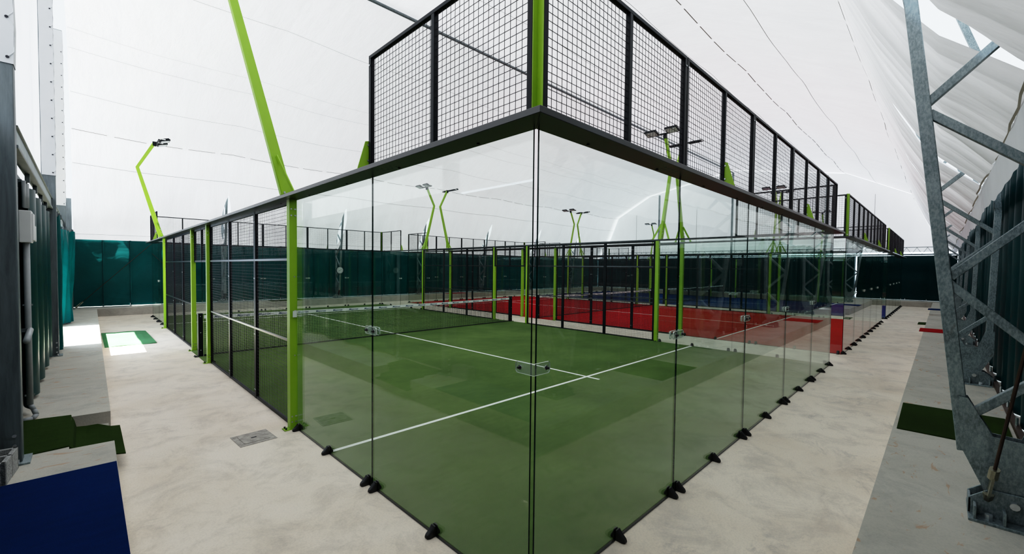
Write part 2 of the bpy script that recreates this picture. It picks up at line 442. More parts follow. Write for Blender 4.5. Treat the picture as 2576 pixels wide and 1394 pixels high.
def find_i(y, z=None):
    best = min(range(len(PP)), key=lambda i: abs(PP[i][0] - y) + (abs(PP[i][1] - z) if z else 0)); return best
def seam(yt, zt, w, dash=None, mat='seamlight', x0=-2.2, x1=35.3, off=0.03):
    i = find_i(yt, zt); mb = MB(); ny, nz = nrm(i); sg = -1 if nz * 1 > 0 and PP[i][1] > 6 else 1
    # inward direction: toward the hall centre line
    v = Vector((0, 10 - PP[i][0], 4 - PP[i][1])); nv = Vector((0, ny, nz)); nv = nv if nv.dot(v) > 0 else -nv
    tv = Vector((1, 0, 0)).cross(nv)
    xs = []
    if dash:
        x = x0
        while x < x1: xs.append((x, min(x + dash[0], x1))); x += dash[1]
    else: xs = [(x0, x1)]
    for a, b in xs:
        m = max(1, int((b - a) / 0.45)) ; vs = []
        for q in range(m + 1):
            x = a + (b - a) * q / m; p = Vector(mem(x, i)) + nv * off
            vs += [p - tv * w / 2, p + tv * w / 2]
        mb.add(vs, [(2 * q, 2 * q + 1, 2 * q + 3, 2 * q + 2) for q in range(m)], M[mat])
    return obj('seam', mb, ceil, fix=False)
seam(20.18, 6.97, 0.022, (0.95, 1.15), 'seam'); seam(20.75, 5.8, 0.016); seam(18.76, 7.78, 0.014); seam(17, 8.72, 0.012)
seam(15.8, 8.9, 0.012); seam(12.8, 9.4, 0.016); seam(7.2, 9.45, 0.02); seam(4.1, 8.9, 0.016, None, 'seamlight')
seam(3.0, 8.72, 0.035, (0.85, 1.02), 'seam'); seam(1.3, 7.8, 0.018, None, 'seam'); seam(-0.38, 6.55, 0.07, (0.85, 1.02), 'seam')
seam(-2.08, 3.49, 0.022, None, 'hem'); seam(22.2, 3.3, 0.012)
rb = MB()
for a in range(-2, 35):
    rb.cyl((a, 10, 9.80), (a + 1, 10, 9.80), 0.05, M['column'], 10)
rg = obj('ridge_tube', rb, ceil)

# outer weather cover above the hung cloth (seen only through the slits)
oc = MB(); op = [(-3.4, 2.2), (-3.3, 4.2), (-2.6, 6.3), (-0.9, 8.3), (3, 9.9), (10, 11.2), (17, 9.9), (20.9, 8.3), (22.6, 6.3), (23.3, 4.2), (23.4, 2.2)]
vs = [(x, y, z) for x in (-2.6, 36.2) for y, z in op]; n = len(op)
oc.add(vs, [(k, k + 1, n + k + 1, n + k) for k in range(n - 1)], M['outer'])
struct('ceiling_1', oc, fix=False)  # opaque sun blocker added over the slits; its emission stands in for daylight

# steel frame between the hung cloth and the weather cover, glimpsed through the big slit
t = thing('outer_frame', 'pale blue steel frame members glimpsed outside through the big slit at top right', 'frame', (4.0, -2.9, 3.6))
for a, b, r_ in (((-1.2, 0.05, 1.2), (6.0, 0.05, 1.2), 0.05), ((-1.2, 0.75, 3.2), (6.0, 0.75, 3.2), 0.05), ((0.9, 0, -0.4), (0.9, 0.1, 1.6), 0.07), ((1.9, 0, -0.4), (1.9, 0.1, 1.6), 0.05),
                 ((0.9, 0.1, 1.5), (0.9, 0.8, 3.2), 0.05), ((0.9, 0.0, 0.1), (2.1, 0.2, 1.9), 0.04), ((1.9, 0.1, 0.3), (3.0, 0.2, 2.1), 0.04)):
    m_ = MB(); m_.bar(a, b, r_ * 2, r_ * 1.4, M['palesteel']); obj('member', m_, t)

# gable cloths
def gable(name, x, strength, sx):
    mb = MB(); mi = mb.mat(M['gable']); g = []
    ys = [-2.8 + 25.6 * k / 32 for k in range(33)]
    def top(y):
        for (a, b), (c, d) in zip(PROF, PROF[1:]):
            if a <= y <= c: return b + (d - b) * (y - a) / (c - a) + 1.35  # raised past the roof line to block stray sun
        return 3.3
    NZ = 12
    for y in ys:
        for j in range(NZ + 1):
            z0 = 3.34; z = z0 + (max(z0 + 0.05, top(y)) - z0) * j / NZ
            mb.v.append((x + 0.04 * noise.noise(Vector((y * 0.6, z * 0.3, x))), y, z)); g.append(strength)
    for a in range(32):
        for j in range(NZ):
            q = a * (NZ + 1) + j; mb.f.append((q, q + NZ + 1, q + NZ + 2, q + 1)); mb.mi.append(mi)
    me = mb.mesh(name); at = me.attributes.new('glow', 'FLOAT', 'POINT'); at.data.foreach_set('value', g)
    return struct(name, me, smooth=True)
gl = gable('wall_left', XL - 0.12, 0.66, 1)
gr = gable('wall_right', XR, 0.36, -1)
s = MB()
for y in (1.5, 7.2, 12.9, 18.4): s.box(XR - 0.06, XR - 0.05, y, y + 0.025, 3.4, 7.2, M['seamlight'])
obj('seam', s, gr)
s = MB(); s.box(XR - 0.25, XR - 0.13, -2.3, 22.3, 3.14, 3.24, M['galv']); s.box(XR - 0.25, XR - 0.19, -2.3, 22.3, 3.62, 3.66, M['galv'])
for k in range(52):
    y = -2.2 + k * 0.47; s.bar((XR - 0.2, y, 3.22), (XR - 0.2, y + 0.24, 3.62), 0.02, 0.02, M['galv']); s.bar((XR - 0.2, y + 0.24, 3.62), (XR - 0.2, y + 0.47, 3.22), 0.02, 0.02, M['galv'])
tag(obj('lattice_rail', s), 'pale steel lattice rail running above the dark curtain on the far end wall', 'rail')

# ------------------------------------------------------------------ curtain walls
def cloth_grid(path, z0, z1, mat, nz=14, wob=0.02, seed=0.0, flare=None):
    mb = MB(); mi = mb.mat(mat); n = len(path)
    for j in range(nz + 1):
        z = z0 + (z1 - z0) * j / nz
        for i, (x, y) in enumerate(path):
            d = wob * noise.noise(Vector((x * 1.1 + seed, y * 1.1, z * 1.3))); f = 0
            px, py = (path[min(i + 1, n - 1)][0] - path[max(i - 1, 0)][0], path[min(i + 1, n - 1)][1] - path[max(i - 1, 0)][1])
            L = sqrt(px * px + py * py) or 1
            if flare: d += flare(i / (n - 1), j / nz)
            mb.v.append((x - py / L * d, y + px / L * d, z))
    for j in range(nz):
        for i in range(n - 1):
            q = j * n + i; mb.f.append((q, q + 1, q + n + 1, q + n)); mb.mi.append(mi)
    return mb
# back wall: flat sheets with sewn pleats every 0.85 m
path = [(-2.45 + 38.1 * k / 700, YB - 0.10 + 0.018 * (abs(sin(pi * (-2.45 + 38.1 * k / 700 + 1.39) / 0.85)) ** 0.3)) for k in range(701)]
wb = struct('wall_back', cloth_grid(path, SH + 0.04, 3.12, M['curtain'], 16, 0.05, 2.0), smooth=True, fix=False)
s = MB(); s.box(-2.4, 35.4, YB - 0.16, YB - 0.10, SH, SH + 0.035, M['galv'])
for k in range(44):
    x = -1.39 + 0.855 * k; s.cyl((x, YB - 0.13, SH + 0.03), (x, YB - 0.13, SH + 0.13), 0.012, M['white'], 6); s.box(x - 0.03, x + 0.03, YB - 0.15, YB - 0.11, SH + 0.03, SH + 0.05, M['white'])
obj('bottom_rail', s, wb)
s = MB()
for k in range(43):
    x = -1.39 + 0.855 * k; s.box(x - 0.010, x + 0.010, YB - 0.150, YB - 0.143, SH + 0.05, 3.10, M['curtain_near']); s.box(x + 0.012, x + 0.05, YB - 0.150, YB - 0.147, SH + 0.05, 3.10, M['curtain'])
obj('sewn_seam', s, wb)
# far gable curtain
path = [(XR - 0.30 - 0.02 * (abs(sin(pi * (y0 + 0.19) / 0.95)) ** 0.3), y0) for y0 in [-2.3 + 24.6 * k / 420 for k in range(421)]]
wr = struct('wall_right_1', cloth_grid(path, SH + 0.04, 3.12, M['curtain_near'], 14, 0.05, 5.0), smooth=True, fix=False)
s = MB(); s.box(XR - 0.42, XR - 0.34, -2.3, 22.3, SH, SH + 0.035, M['galv'])
for k in range(26): s.cyl((XR - 0.38, -1.05 + 0.95 * k, SH + .03), (XR - 0.38, -1.05 + 0.95 * k, SH + 0.13), 0.012, M['white'], 6)
obj('bottom_rail', s, wr)
# near side wall: deep corrugated pleats
path = [(-2.5 + 38 * k / 1500, YN - 0.02 + 0.075 * sin(2 * pi * (-2.5 + 38 * k / 1500) / 0.80)) for k in range(1501)]
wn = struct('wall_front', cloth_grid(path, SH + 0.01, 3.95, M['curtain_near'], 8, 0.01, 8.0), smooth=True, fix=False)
s = MB(); s.bar((-2.4, YN + 0.10, SH + 0.05), (35.3, YN + 0.10, SH + 0.05), 0.05, 0.05, M['rod'])
for k in range(40): s.cyl((-2 + k * 0.95, YN + 0.10, SH + 0.03), (-2 + k * 0.95, YN + 0.10, SH + 0.16), 0.014, M['bolt'], 6)
obj('bottom_rail', s, wn)
# white ragged cloth edge hanging over the near curtain
path = [(-2.2 + 37.6 * k / 900, -2.095) for k in range(901)]
fr = MB(); mi = fr.mat(M['sleeve'])
for i, (x, y) in enumerate(path):
    kk = bay_of(x); u = (x - BX[kk]) / (BX[kk + 1] - BX[kk]); hh = -0.06 * sin(pi * max(0, min(1, u)))
    fr.v += [(x, y, 3.49 + hh), (x, y - 0.04 + 0.02 * noise.noise(Vector((x * 2.2, 4, 0))), 3.12 + hh * 1.4 + 0.07 * noise.noise(Vector((x * 1.6, 0, 0))))]
for i in range(900): fr.f.append((2 * i, 2 * i + 1, 2 * i + 3, 2 * i + 2)); fr.mi.append(mi)
obj('hem_flap', fr, ceil, smooth=True, fix=False)

# left gable: curtains between the columns, opening from y 11.45 to 15.4
def curtain(name, label, path, mat, z0=SH + 0.05, z1=3.05, flare=None, wob=0.03, nz=18):
    t = thing(name, label, 'curtain', (path[0][0], path[0][1], SH))
    mbx = cloth_grid(path, z0, z1, mat, nz, wob, path[0][1], flare)
    mbx.v = [(x - path[0][0], y - path[0][1], z - SH) for x, y, z in mbx.v]
    obj('sheet', mbx, t, smooth=True, fix=False)
    for q in range(0, len(path), max(1, len(path) // 8)):
        x, y = path[q]; c = MB(); c.box(x - path[0][0] - 0.02, x - path[0][0] + 0.02, y - path[0][1] - 0.02, y - path[0][1] + 0.02, z1 - SH - 0.03, z1 - SH + 0.07, M['column'])
        obj('hanger', c, t)
    return t
def fold(y0, y1, per, amp, x=-2.5, n=160):
    return [(x + amp * (0.5 + 0.5 * sin(2 * pi * (y0 + (y1 - y0) * k / n) / per)) ** 1.6, y0 + (y1 - y0) * k / n) for k in range(n + 1)]
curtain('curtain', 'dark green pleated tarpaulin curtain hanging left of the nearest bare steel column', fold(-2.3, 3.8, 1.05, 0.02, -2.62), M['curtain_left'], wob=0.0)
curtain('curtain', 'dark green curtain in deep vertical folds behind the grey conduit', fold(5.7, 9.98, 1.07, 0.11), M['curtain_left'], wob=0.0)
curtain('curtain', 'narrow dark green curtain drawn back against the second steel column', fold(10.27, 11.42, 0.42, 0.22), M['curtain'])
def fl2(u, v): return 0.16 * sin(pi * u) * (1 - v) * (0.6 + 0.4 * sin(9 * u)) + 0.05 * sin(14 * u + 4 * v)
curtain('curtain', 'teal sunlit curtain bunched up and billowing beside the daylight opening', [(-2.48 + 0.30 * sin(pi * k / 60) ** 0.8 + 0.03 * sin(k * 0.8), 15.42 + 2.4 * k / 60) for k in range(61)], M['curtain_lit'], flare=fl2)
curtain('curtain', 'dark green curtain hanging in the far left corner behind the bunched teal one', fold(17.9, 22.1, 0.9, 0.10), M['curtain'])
# dark backing sheets behind the curtains, broken at the opening
s = MB(); s.box(XL - 0.10, XL - 0.08, -2.6, 11.4, 0.25, 3.3, M['curtain_near']); s.box(XL - 0.10, XL - 0.08, 15.42, 22.6, 0.25, 3.3, M['curtain_near'])
struct('wall_left_1', s)

# ------------------------------------------------------------------ gable columns, rail
def column(y, wrap, label, ztop, x0=-2.53, x1=-2.31, face=-1):
    t = thing('steel_column', label, 'column', ((x0 + x1) / 2, y, SH))
    w = (x1 - x0) / 2
    m = MB(); m.box(-w, w, -0.07, 0.07, 0.01, ztop - SH, M['column']); obj('shaft', m, t, bevel=0.008)
    m = MB(); m.box(-w - 0.03, w + 0.05, -0.13, 0.13, 0, 0.015, M['galv'])
    for sx in (-1, 1):
        for k in range(3): m.cyl((sx * w * 0.7, -0.075, 0.08 + k * 0.09), (sx * w * 0.7, -0.095, 0.08 + k * 0.09), 0.014, M['bolt'], 8)
        m.cyl((sx * w * 0.8, -0.11, 0.015), (sx * w * 0.8, -0.11, 0.05), 0.014, M['bolt'], 8)
    obj('base_plate', m, t)
    if wrap:
        m = MB(); n = 14; z0 = wrap - SH; z1 = ztop - SH - 0.02
        ring = [(-w + 0.012, -0.082), (w + 0.004, -0.082), (w + 0.004, 0.085), (-w + 0.012, 0.085)]
        for a in range(n + 1):
            z = z0 + (z1 - z0) * a / n; e = 1 + 0.05 * (a % 2)
            m.v += [(x * e, y * e, z) for x, y in ring]
        i = m.mat(M['sleeve'])
        for a in range(n):
            for q in range(4): m.f.append((a * 4 + q, a * 4 + (q + 1) % 4, a * 4 + 4 + (q + 1) % 4, a * 4 + 4 + q)); m.mi.append(i)
        sl = obj('fabric_sleeve', m, t, smooth=False)
        m = MB(); z = z0 + 0.05; pts = []
        while z < z1 - 0.3:
            m.cyl((w - 0.03, -0.095, z), (w - 0.03, -0.088, z), 0.012, M['boltdark'], 8)
            m.tube([(w - 0.03, -0.088, z), (w + 0.008, -0.088, z + 0.05), (w + 0.012, -0.06, z + 0.2), (w + 0.006, -0.088, z + 0.29), (w - 0.03, -0.088, z + 0.34)], 0.004, M['sleeve'], 5); z += 0.34
        obj('lacing_cord', m, sl)
    return t
column(4.03, 3.81, 'wide bare steel column at the left edge with white laced sleeve above', 8.6, -2.66, -2.36)
column(10.17, 3.76, 'second steel column from the left edge, bolted base, white sleeve above rail', 9.8, -2.50, -2.31)
column(16.45, 3.80, 'third steel column rising above the bunched teal curtain', 8.9)
column(21.75, None, 'pale steel column in the far left corner beside the hanging white cloth', 4.6, -2.5, -2.26)
for y, l in ((4, 'slim grey pole on the far end wall behind the blue court, nearest the right'), (10, 'slim grey pole at the middle of the far end wall'), (16, 'slim grey pole on the far end wall, left of the middle one')):
    t = thing('steel_column', l, 'column', (XR - 0.50, y, SH)); m = MB(); m.box(-0.06, 0.06, -0.06, 0.06, 0.01, {4: 8.4, 10: 9.5, 16: 8.4}[y] - 0.0, M['galv']); obj('shaft', m, t)
    m = MB(); m.box(-0.1, 0.1, -0.1, 0.1, 0, 0.015, M['galv']); obj('base_plate', m, t)
def railx(y0, y1, label):
    t = thing('curtain_rail', label, 'rail', (-2.40, y0, 3.12)); m = MB()
    m.box(-0.05, 0.03, 0, y1 - y0, 0.03, 0.20, M['galv']); m.box(-0.02, 0.05, 0, y1 - y0, 0.0, 0.03, M['column'])
    m.box(-0.05, 0.05, 0, y1 - y0, 0.195, 0.205, M['column']); obj('track', m, t, bevel=0.004)
    k = 0.3
    while k < y1 - y0 - 0.1:
        m = MB(); m.cyl((0.0, k, 0.20), (0.0, k + 0.05, 0.34), 0.006, M['bolt'], 5); obj('tie', m, t); k += 0.64
railx(4.11, 10.09, 'galvanised curtain rail above the deep green folds at left'); railx(10.25, 16.36, 'galvanised curtain rail above the daylight opening')
railx(16.54, 21.6, 'galvanised curtain rail in the far left corner')

# ------------------------------------------------------------------ roof trusses
def build_truss():
    t = thing('lattice_truss', '', 'truss')
    g = M['galv']
    inner = [(0, -1.845, 0.75), (0, -1.60, 2.95), (0, -1.455, 4.21), (0, -1.27, 5.3), (0, -0.95, 6.35)]
    outer = [(0, -2.23, 0.75), (0, -2.27, 3.0), (0, -2.2, 4.3), (0, -2.0, 5.5), (0, -1.62, 6.7)]
    def o(p): return (p[0], p[1] + 2.0, p[2] - SH)
    for nm, P in (('inner_chord', inner), ('outer_chord', outer)):
        m = MB(); h = 0.041; L = []; Rr = []
        for q, p in enumerate(P):
            a = Vector(P[max(0, q - 1)]); b = Vector(P[min(len(P) - 1, q + 1)]); d = (b - a).normalized(); nn = Vector((0, d.z, -d.y)) * h
            pp = Vector(o(p)); L.append((pp + nn)[1:]); Rr.append((pp - nn)[1:])
        m.prism([tuple(v) for v in L] + [tuple(v) for v in Rr[::-1]], 0, -0.045, 0.045, g)
        obj(nm, m, t, bevel=0.006)
    br = [((-1.73, 2.05), (-2.27, 2.62)), ((-1.58, 3.33), (-2.27, 2.70)), ((-1.73, 2.0), (-2.25, 1.47)), ((-1.86, 1.02), (-2.25, 1.42)),
          ((-1.56, 3.40), (-2.22, 4.05)), ((-1.42, 4.55), (-2.22, 4.10)), ((-1.40, 4.62), (-2.05, 5.3)), ((-1.2, 5.6), (-2.03, 5.35))]
    for (y0, z0), (y1, z1) in br:
        m = MB(); m.bar(o((0, y0, z0)), o((0, y1, z1)), 0.06, 0.055, g, up=(1, 0, 0)); obj('brace', m, t, bevel=0.004)
    # gusset plate: shaped sheet joining both chords
    m = MB()
    poly = [(-1.82, 0.79), (-1.80, 1.16), (-1.85, 1.155), (-1.98, 0.90), (-2.12, 0.89), (-2.20, 1.16), (-2.29, 1.16), (-2.29, 0.79), (-2.12, 0.42), (-1.98, 0.42)]
    m.prism([(y + 2.0, z - SH) for y, z in poly], 0, -0.062, -0.050, g); m.prism([(y + 2.0, z - SH) for y, z in poly], 0, 0.050, 0.062, g)
    obj('gusset_plate', m, t)
    m = MB()
    m.box(-0.20, 0.20, -0.28, 0.13, 0, 0.02, g)
    m.prism([(0.13, 0.02), (0.13, 0.13), (0.03, 0.22), (-0.20, 0.22), (-0.30, 0.13), (-0.30, 0.02)], 0, -0.085, -0.070, g)
    m.prism([(0.13, 0.02), (0.13, 0.13), (0.03, 0.22), (-0.20, 0.22), (-0.30, 0.13), (-0.30, 0.02)], 0, 0.070, 0.085, g)
    for y in (-0.26, -0.05, 0.09): m.box(-0.19, -0.085, y, y + 0.015, 0.02, 0.11, g); m.box(0.085, 0.19, y, y + 0.015, 0.02, 0.11, g)
    m.box(-0.085, 0.085, 0.115, 0.13, 0.02, 0.13, g)
    obj('base_shoe', m, t, bevel=0.003)
    m = MB(); m.cyl((-0.12, -0.09, 0.15), (0.12, -0.09, 0.15), 0.025, M['bolt'], 10)
    for sx in (-0.14, 0.14):
        for y in (-0.16, 0.03): m.cyl((sx, y, 0.02), (sx, y, 0.06), 0.022, M['bolt'], 6)
    obj('anchor_bolt', m, t)
    return t
TK = Kind(build_truss())
tl = ['big galvanised lattice truss leg in the right foreground', 'galvanised truss leg second from the camera on the right wall', 'galvanised truss leg third from the camera on the right wall',
      'galvanised truss leg fourth from the camera on the right wall', 'galvanised truss leg fifth from the camera on the right wall', 'galvanised truss leg sixth from the camera, near the far right corner']
tb = ['galvanised truss leg against the back wall seen through the mesh fence', 'galvanised truss leg with a round clock on the back wall', 'galvanised truss leg on the back wall, next right of the clock',
      'galvanised truss leg on the back wall, second right of the clock', 'galvanised truss leg on the back wall, third right of the clock', 'galvanised truss leg on the back wall, fourth right of the clock']
for x, l in zip(TX, tl): TK.put((x, -2.0, SH), 0, l, 'truss legs along the right wall')
for x, l in zip(TX, tb): TK.put((x, 22.0, SH), pi, l, 'truss legs along the back wall')

def brace_cable(a, b, label, tbk=0.75):
    t = thing('brace_cable', label, 'cable', a); m = MB(); A = Vector(a); B = Vector(b); d = (B - A); L = d.length; d.normalize()
    m.cyl(d * 0.28, d * L, 0.010, M['rod'], 8); obj('rod', m, t)
    m = MB(); sd = d.cross(Vector((0, 1, 0))).normalized()
    m.cyl(d * 0.0, d * 0.06, 0.03, M['brass'], 8); m.bar(d * 0.05 + sd * 0.022, d * 0.24 + sd * 0.022, 0.014, 0.02, M['brass']); m.bar(d * 0.05 - sd * 0.022, d * 0.24 - sd * 0.022, 0.014, 0.02, M['brass'])
    m.cyl(d * 0.22, d * 0.31, 0.028, M['brass'], 8); obj('turnbuckle', m, t)
brace_cable((2.78, -1.965, 0.44), (1.22, -2.18, 3.38), 'rusty tie rod with turnbuckle fixed to the foreground truss foot')
brace_cable((-2.2, 22.10, 0.34), (0.20, 22.13, 3.0), 'tie rod with turnbuckle rising from the far left corner')

# clock on the back truss
t = thing('wall_clock', 'round white wall clock mounted on a truss leg of the back wall', 'clock', (8.25, 21.42, 1.87))
m = MB(); m.cyl((0, 0.05, 0), (0, 0, 0), 0.20, M['dark'], 32); obj('case', m, t)
m = MB(); m.cyl((0, 0.0, 0), (0, -0.006, 0), 0.18, M['white'], 32)
for k in range(12):
    a = k * pi / 6; m.bar((0.14 * sin(a), -0.008, 0.14 * cos(a)), (0.165 * sin(a), -0.008, 0.165 * cos(a)), 0.02, 0.004, M['dark'], up=(0, 1, 0))
obj('dial', m, t)
m = MB(); m.bar((0, -0.010, 0), (0.12 * sin(1.15), -0.010, 0.12 * cos(1.15)), 0.012, 0.004, M['dark'], up=(0, 1, 0)); m.bar((0, -0.011, 0), (0.085 * sin(4.2), -0.011, 0.085 * cos(4.2)), 0.016, 0.004, M['dark'], up=(0, 1, 0)); obj('hand', m, t)

# ------------------------------------------------------------------ court kit (local x along wall, outward = -y)
ZB = 2.92; ZT = 2.96; ZM = 3.975
BO = 0.178      # beam reaches this far outward
def clamp_mb(mb, x):
    R = M['rubber']
    for s_ in (-1, 1):
        # wedge shoe with rounded nose
        L = 0.082 if s_ < 0 else 0.045
        pts = [(-0.006 * -s_ * -1, 0)]
        prof = [(0.006, 0.0), (L * 0.95, 0.0), (L, 0.012), (L * 0.92, 0.03), (L * 0.6, 0.052), (L * 0.3, 0.076), (0.018, 0.086), (0.006, 0.084)]
        for (w, sc_) in ((0.027, 1.0),):
            n = len(prof)
            vs = []
            for xx, k in ((-w, 0.72), (-w * 0.6, 1.0), (w * 0.6, 1.0), (w, 0.72)):
                vs += [(x + xx, s_ * (0.006 + (p[0] - 0.006) * k), p[1] * (0.8 + 0.2 * k)) for p in prof]
            fs = []
            for a in range(3):
                for q in range(n): fs.append((a * n + q, a * n + (q + 1) % n, (a + 1) * n + (q + 1) % n, (a + 1) * n + q))
            fs += [tuple(range(n)), tuple(range(3 * n, 4 * n))]
            mb.add(vs, fs, R)
def plate_mb():
    m = MB()
    for s_ in (-1, 1):
        y0 = s_ * 0.012
        w, h, c = 0.105, 0.036, 0.012
        poly = [(-w + c, -h), (w - c, -h), (w, -h + c), (w, h - c), (w - c, h), (-w + c, h), (-w, h - c), (-w, -h + c)]
        a, b = (y0, y0 + s_ * 0.010); n = 8
        m.add([(x, y, z) for y in (a, b) for x, z in poly], [tuple(range(8)), tuple(range(8, 16))], M['acrylic'])
        m.add([(x * k, y, z * k) for y, k in ((a, 1), (b, 1)) for x, z in poly], [(q, (q + 1) % n, n + (q + 1) % n, n + q) for q in range(n)], M['acryledge'])
    for x in (-0.065, 0.065):
        m.cyl((x, -0.045, 0), (x, -0.022, 0), 0.008, M['rubber'], 10, r2=0.013); m.cyl((x, -0.023, 0), (x, -0.020, 0), 0.017, M['bolt'], 12); m.cyl((x, 0.022, 0), (x, 0.032, 0), 0.013, M['bolt'], 10)
    return m
def corner_plate_mb():
    # L plate hugging the glass corner: origin at the corner, arms along +x and +y (for the y=0 / x=0 corner)
    m = MB(); w, h, c = 0.128, 0.036, 0.013
    for dx in (0, 1):
        poly = [(-0.0, -h), (w - c, -h), (w, -h + c), (w, h - c), (w - c, h), (-0.0, h)]
        n = 6; a, b = -0.016, -0.024
        if dx == 0: V = [(x - 0.02 * (x < 0.001), y, z) for y in (a, b) for x, z in poly]
        else: V = [(y, x - 0.02 * (x < 0.001), z) for y in (a, b) for x, z in poly]
        m.add(V, [tuple(range(n)), tuple(range(n, 2 * n))], M['acrylic'])
        m.add(V, [(q, (q + 1) % n, n + (q + 1) % n, n + q) for q in range(n - 1)], M['acryledge'])
        if dx == 0: m.cyl((0.09, -0.045, 0), (0.09, -0.024, 0), 0.006, M['rubber'], 10, r2=0.012); m.cyl((0.09, -0.026, 0), (0.09, -0.023, 0), 0.015, M['bolt'], 12)
        else: m.cyl((-0.045, 0.09, 0), (-0.024, 0.09, 0), 0.006, M['rubber'], 10, r2=0.012); m.cyl((-0.026, 0.09, 0), (-0.023, 0.09, 0), 0.015, M['bolt'], 12)
    return m
def make_pane(kind):
    t = thing('glass_panel', '', 'glass panel')
    w = 0.9965; wl = w - (0.016 if 'L' in kind else 0); wr = w - (0.016 if 'R' in kind else 0); m = MB(); a, b = 0.008, ZB + 0.01
    vs = [(x, y, z) for x in (-wl, wr) for y in (-0.006, 0.006) for z in (a, b)]
    m.add(vs, [(0, 4, 5, 1), (2, 3, 7, 6)], M['glass']); m.add(vs, [(0, 1, 3, 2), (4, 6, 7, 5), (0, 2, 6, 4), (1, 5, 7, 3)], M['glassedge'])
    obj('pane', m, t)
    m = MB(); m.box(-w, w, -0.0075, 0.0075, 0.0, 0.008, M['beam']); obj('seal', m, t)
    for x in (-0.92, 0.0, 0.92):
        m = MB(); clamp_mb(m, x); obj('foot_clamp', m, t, bevel=0.003)
    if 'join' in kind: 
        o = obj('joining_plate', plate_mb(), t); o.location = (1.0, 0, 1.49); o['label'] = 'clear joining plate with two black bolts'
    if kind == 'bracket':
        m = MB(); m.box(-0.05, 0.085, -0.03, -0.012, -0.045, 0.045, M['iron']); m.box(-0.05, -0.04, -0.06, -0.012, -0.045, 0.045, M['galv']); m.cyl((0.05, -0.03, 0.018), (0.05, -0.04, 0.018), 0.01, M['boltdark'], 8); m.cyl((0.05, -0.03, -0.018), (0.05, -0.04, -0.018), 0.01, M['boltdark'], 8)
        o = obj('steel_bracket', m, t); o.location = (-1.0, 0, 1.48)
    return t
def make_mesh_panel():
    t = thing('mesh_screen', '', 'mesh screen')
    m = MB(); W = 0.995; z0, z1 = 0.0, ZM - ZT; y0, y1 = -0.045, -0.005
    for x in (-W + 0.02, 0.0, W - 0.02): m.box(x - 0.02, x + 0.02, y0, y1, z0, z1, M['dark'])
    m.box(-W, W, y0, y1, z1, z1 + 0.03, M['dark']); m.box(-W, W, y0, y1, z0, z0 + 0.015, M['dark'])
    for x in (-W + 0.02, W - 0.02): m.cyl((x, y0, z1 - 0.06), (x, y0 - 0.006, z1 - 0.06), 0.009, M['bolt'], 8)
    f = obj('frame', m, t, bevel=0.003)
    m = MB(); r = 0.0031
    k = -W + 0.045
    while k < W - 0.03:
        if abs(k) > 0.03: m.box(k - r / 2, k + r / 2, -0.029, -0.029 + r, z0, z1, M['wire'])
        k += 0.05
    z = 0.05
    while z < z1 - 0.01: m.box(-W, W, -0.026, -0.026 + r, z - r / 2, z + r / 2, M['wire']); z += 0.05
    obj('wire_mesh', m, t, fix=False)
    return t
def fence_part(t, cx, W, H0, H1, rails, mids=(), root=False):
    """one framed panel; frame is the part, rails and wires its sub-parts (or parts, when the frame's thing is the root)"""
    m = MB(); y0, y1 = -0.025, 0.020; h = W / 2 - 0.003
    for x in (-h + 0.02, h - 0.02) + tuple(mids): m.box(x - 0.02, x + 0.02, y0, y1, H0, H1, M['dark'])
    for z in (H0 + 0.02, H1 - 0.02): m.box(-h, h, y0 + 0.004, y1 - 0.004, z - 0.02, z + 0.02, M['dark'])
    for x in (-h + 0.02, h - 0.02):
        for k in range(4):
            z = H0 + 0.14 + k * (H1 - H0 - 0.3) / 3; m.cyl((x, y0, z), (x, y0 - 0.006, z), 0.009, M['bolt'], 8)
    f = obj('frame' if root else 'fence_panel', m, t, bevel=0.002); f.location = (cx, 0, 0)
    par = t if root else f
    for z in rails:
        m = MB(); m.box(-h, h, y0 - 0.006, y0 + 0.02, z - 0.015, z + 0.015, M['beam']); obj('rail', m, par, bevel=0.002)
    m = MB(); r = 0.0034; k = -h + 0.05
    while k < h - 0.03: m.box(k - r / 2, k + r / 2, -0.012, -0.012 + r, H0, H1, M['wire']); k += 0.05
    z = H0 + 0.05
    while z < H1 - 0.01: m.box(-h, h, -0.008, -0.008 + r, z - r / 2, z + r / 2, M['wire']); z += 0.05
    obj('wire_mesh', m, par, fix=False)
def make_fence():
    t = thing('mesh_fence', '', 'fence')
    for cx in (-1.655, 0.0, 1.655): fence_part(t, cx, 1.655, 0.0, ZB, (1.11, 2.17))
    return t
def make_transom():
    t = thing('gateway_grille', '', 'grille'); fence_part(t, 0, 1.70, 2.15, ZB, (), (0.0,), True); return t
def make_post():
    t = thing('fence_post', '', 'post'); g = M['green']
    m = MB(); m.box(-0.05, 0.05, -0.082, 0.008, 0.012, ZB, g)
    d = MB(); d.box(-0.05, 0.05, -0.15, 0.08, 0, 0.012, g); d.box(-0.055, 0.055, -0.15, -0.09, 0, 0.0121, g)
    for y in (-0.125, 0.055):
        for x in (-0.03, 0.03): d.cyl((x, y, 0.012), (x, y, 0.032), 0.012, M['rubber'], 8)
    obj('base_plate', d, t)
    for z in (0.10, 0.17, 2.72, 2.80):
        for y in (-0.06, -0.015):
            for s_ in (-1, 1): m.cyl((s_ * 0.05, y, z), (s_ * 0.056, y, z), 0.010, M['bolt'], 8)
    for z in (0.95, 1.95):
        for s_ in (-1, 1): m.cyl((s_ * 0.05, -0.025, z), (s_ * 0.056, -0.025, z), 0.008, M['bolt'], 8)
    obj('shaft', m, t)
    return t
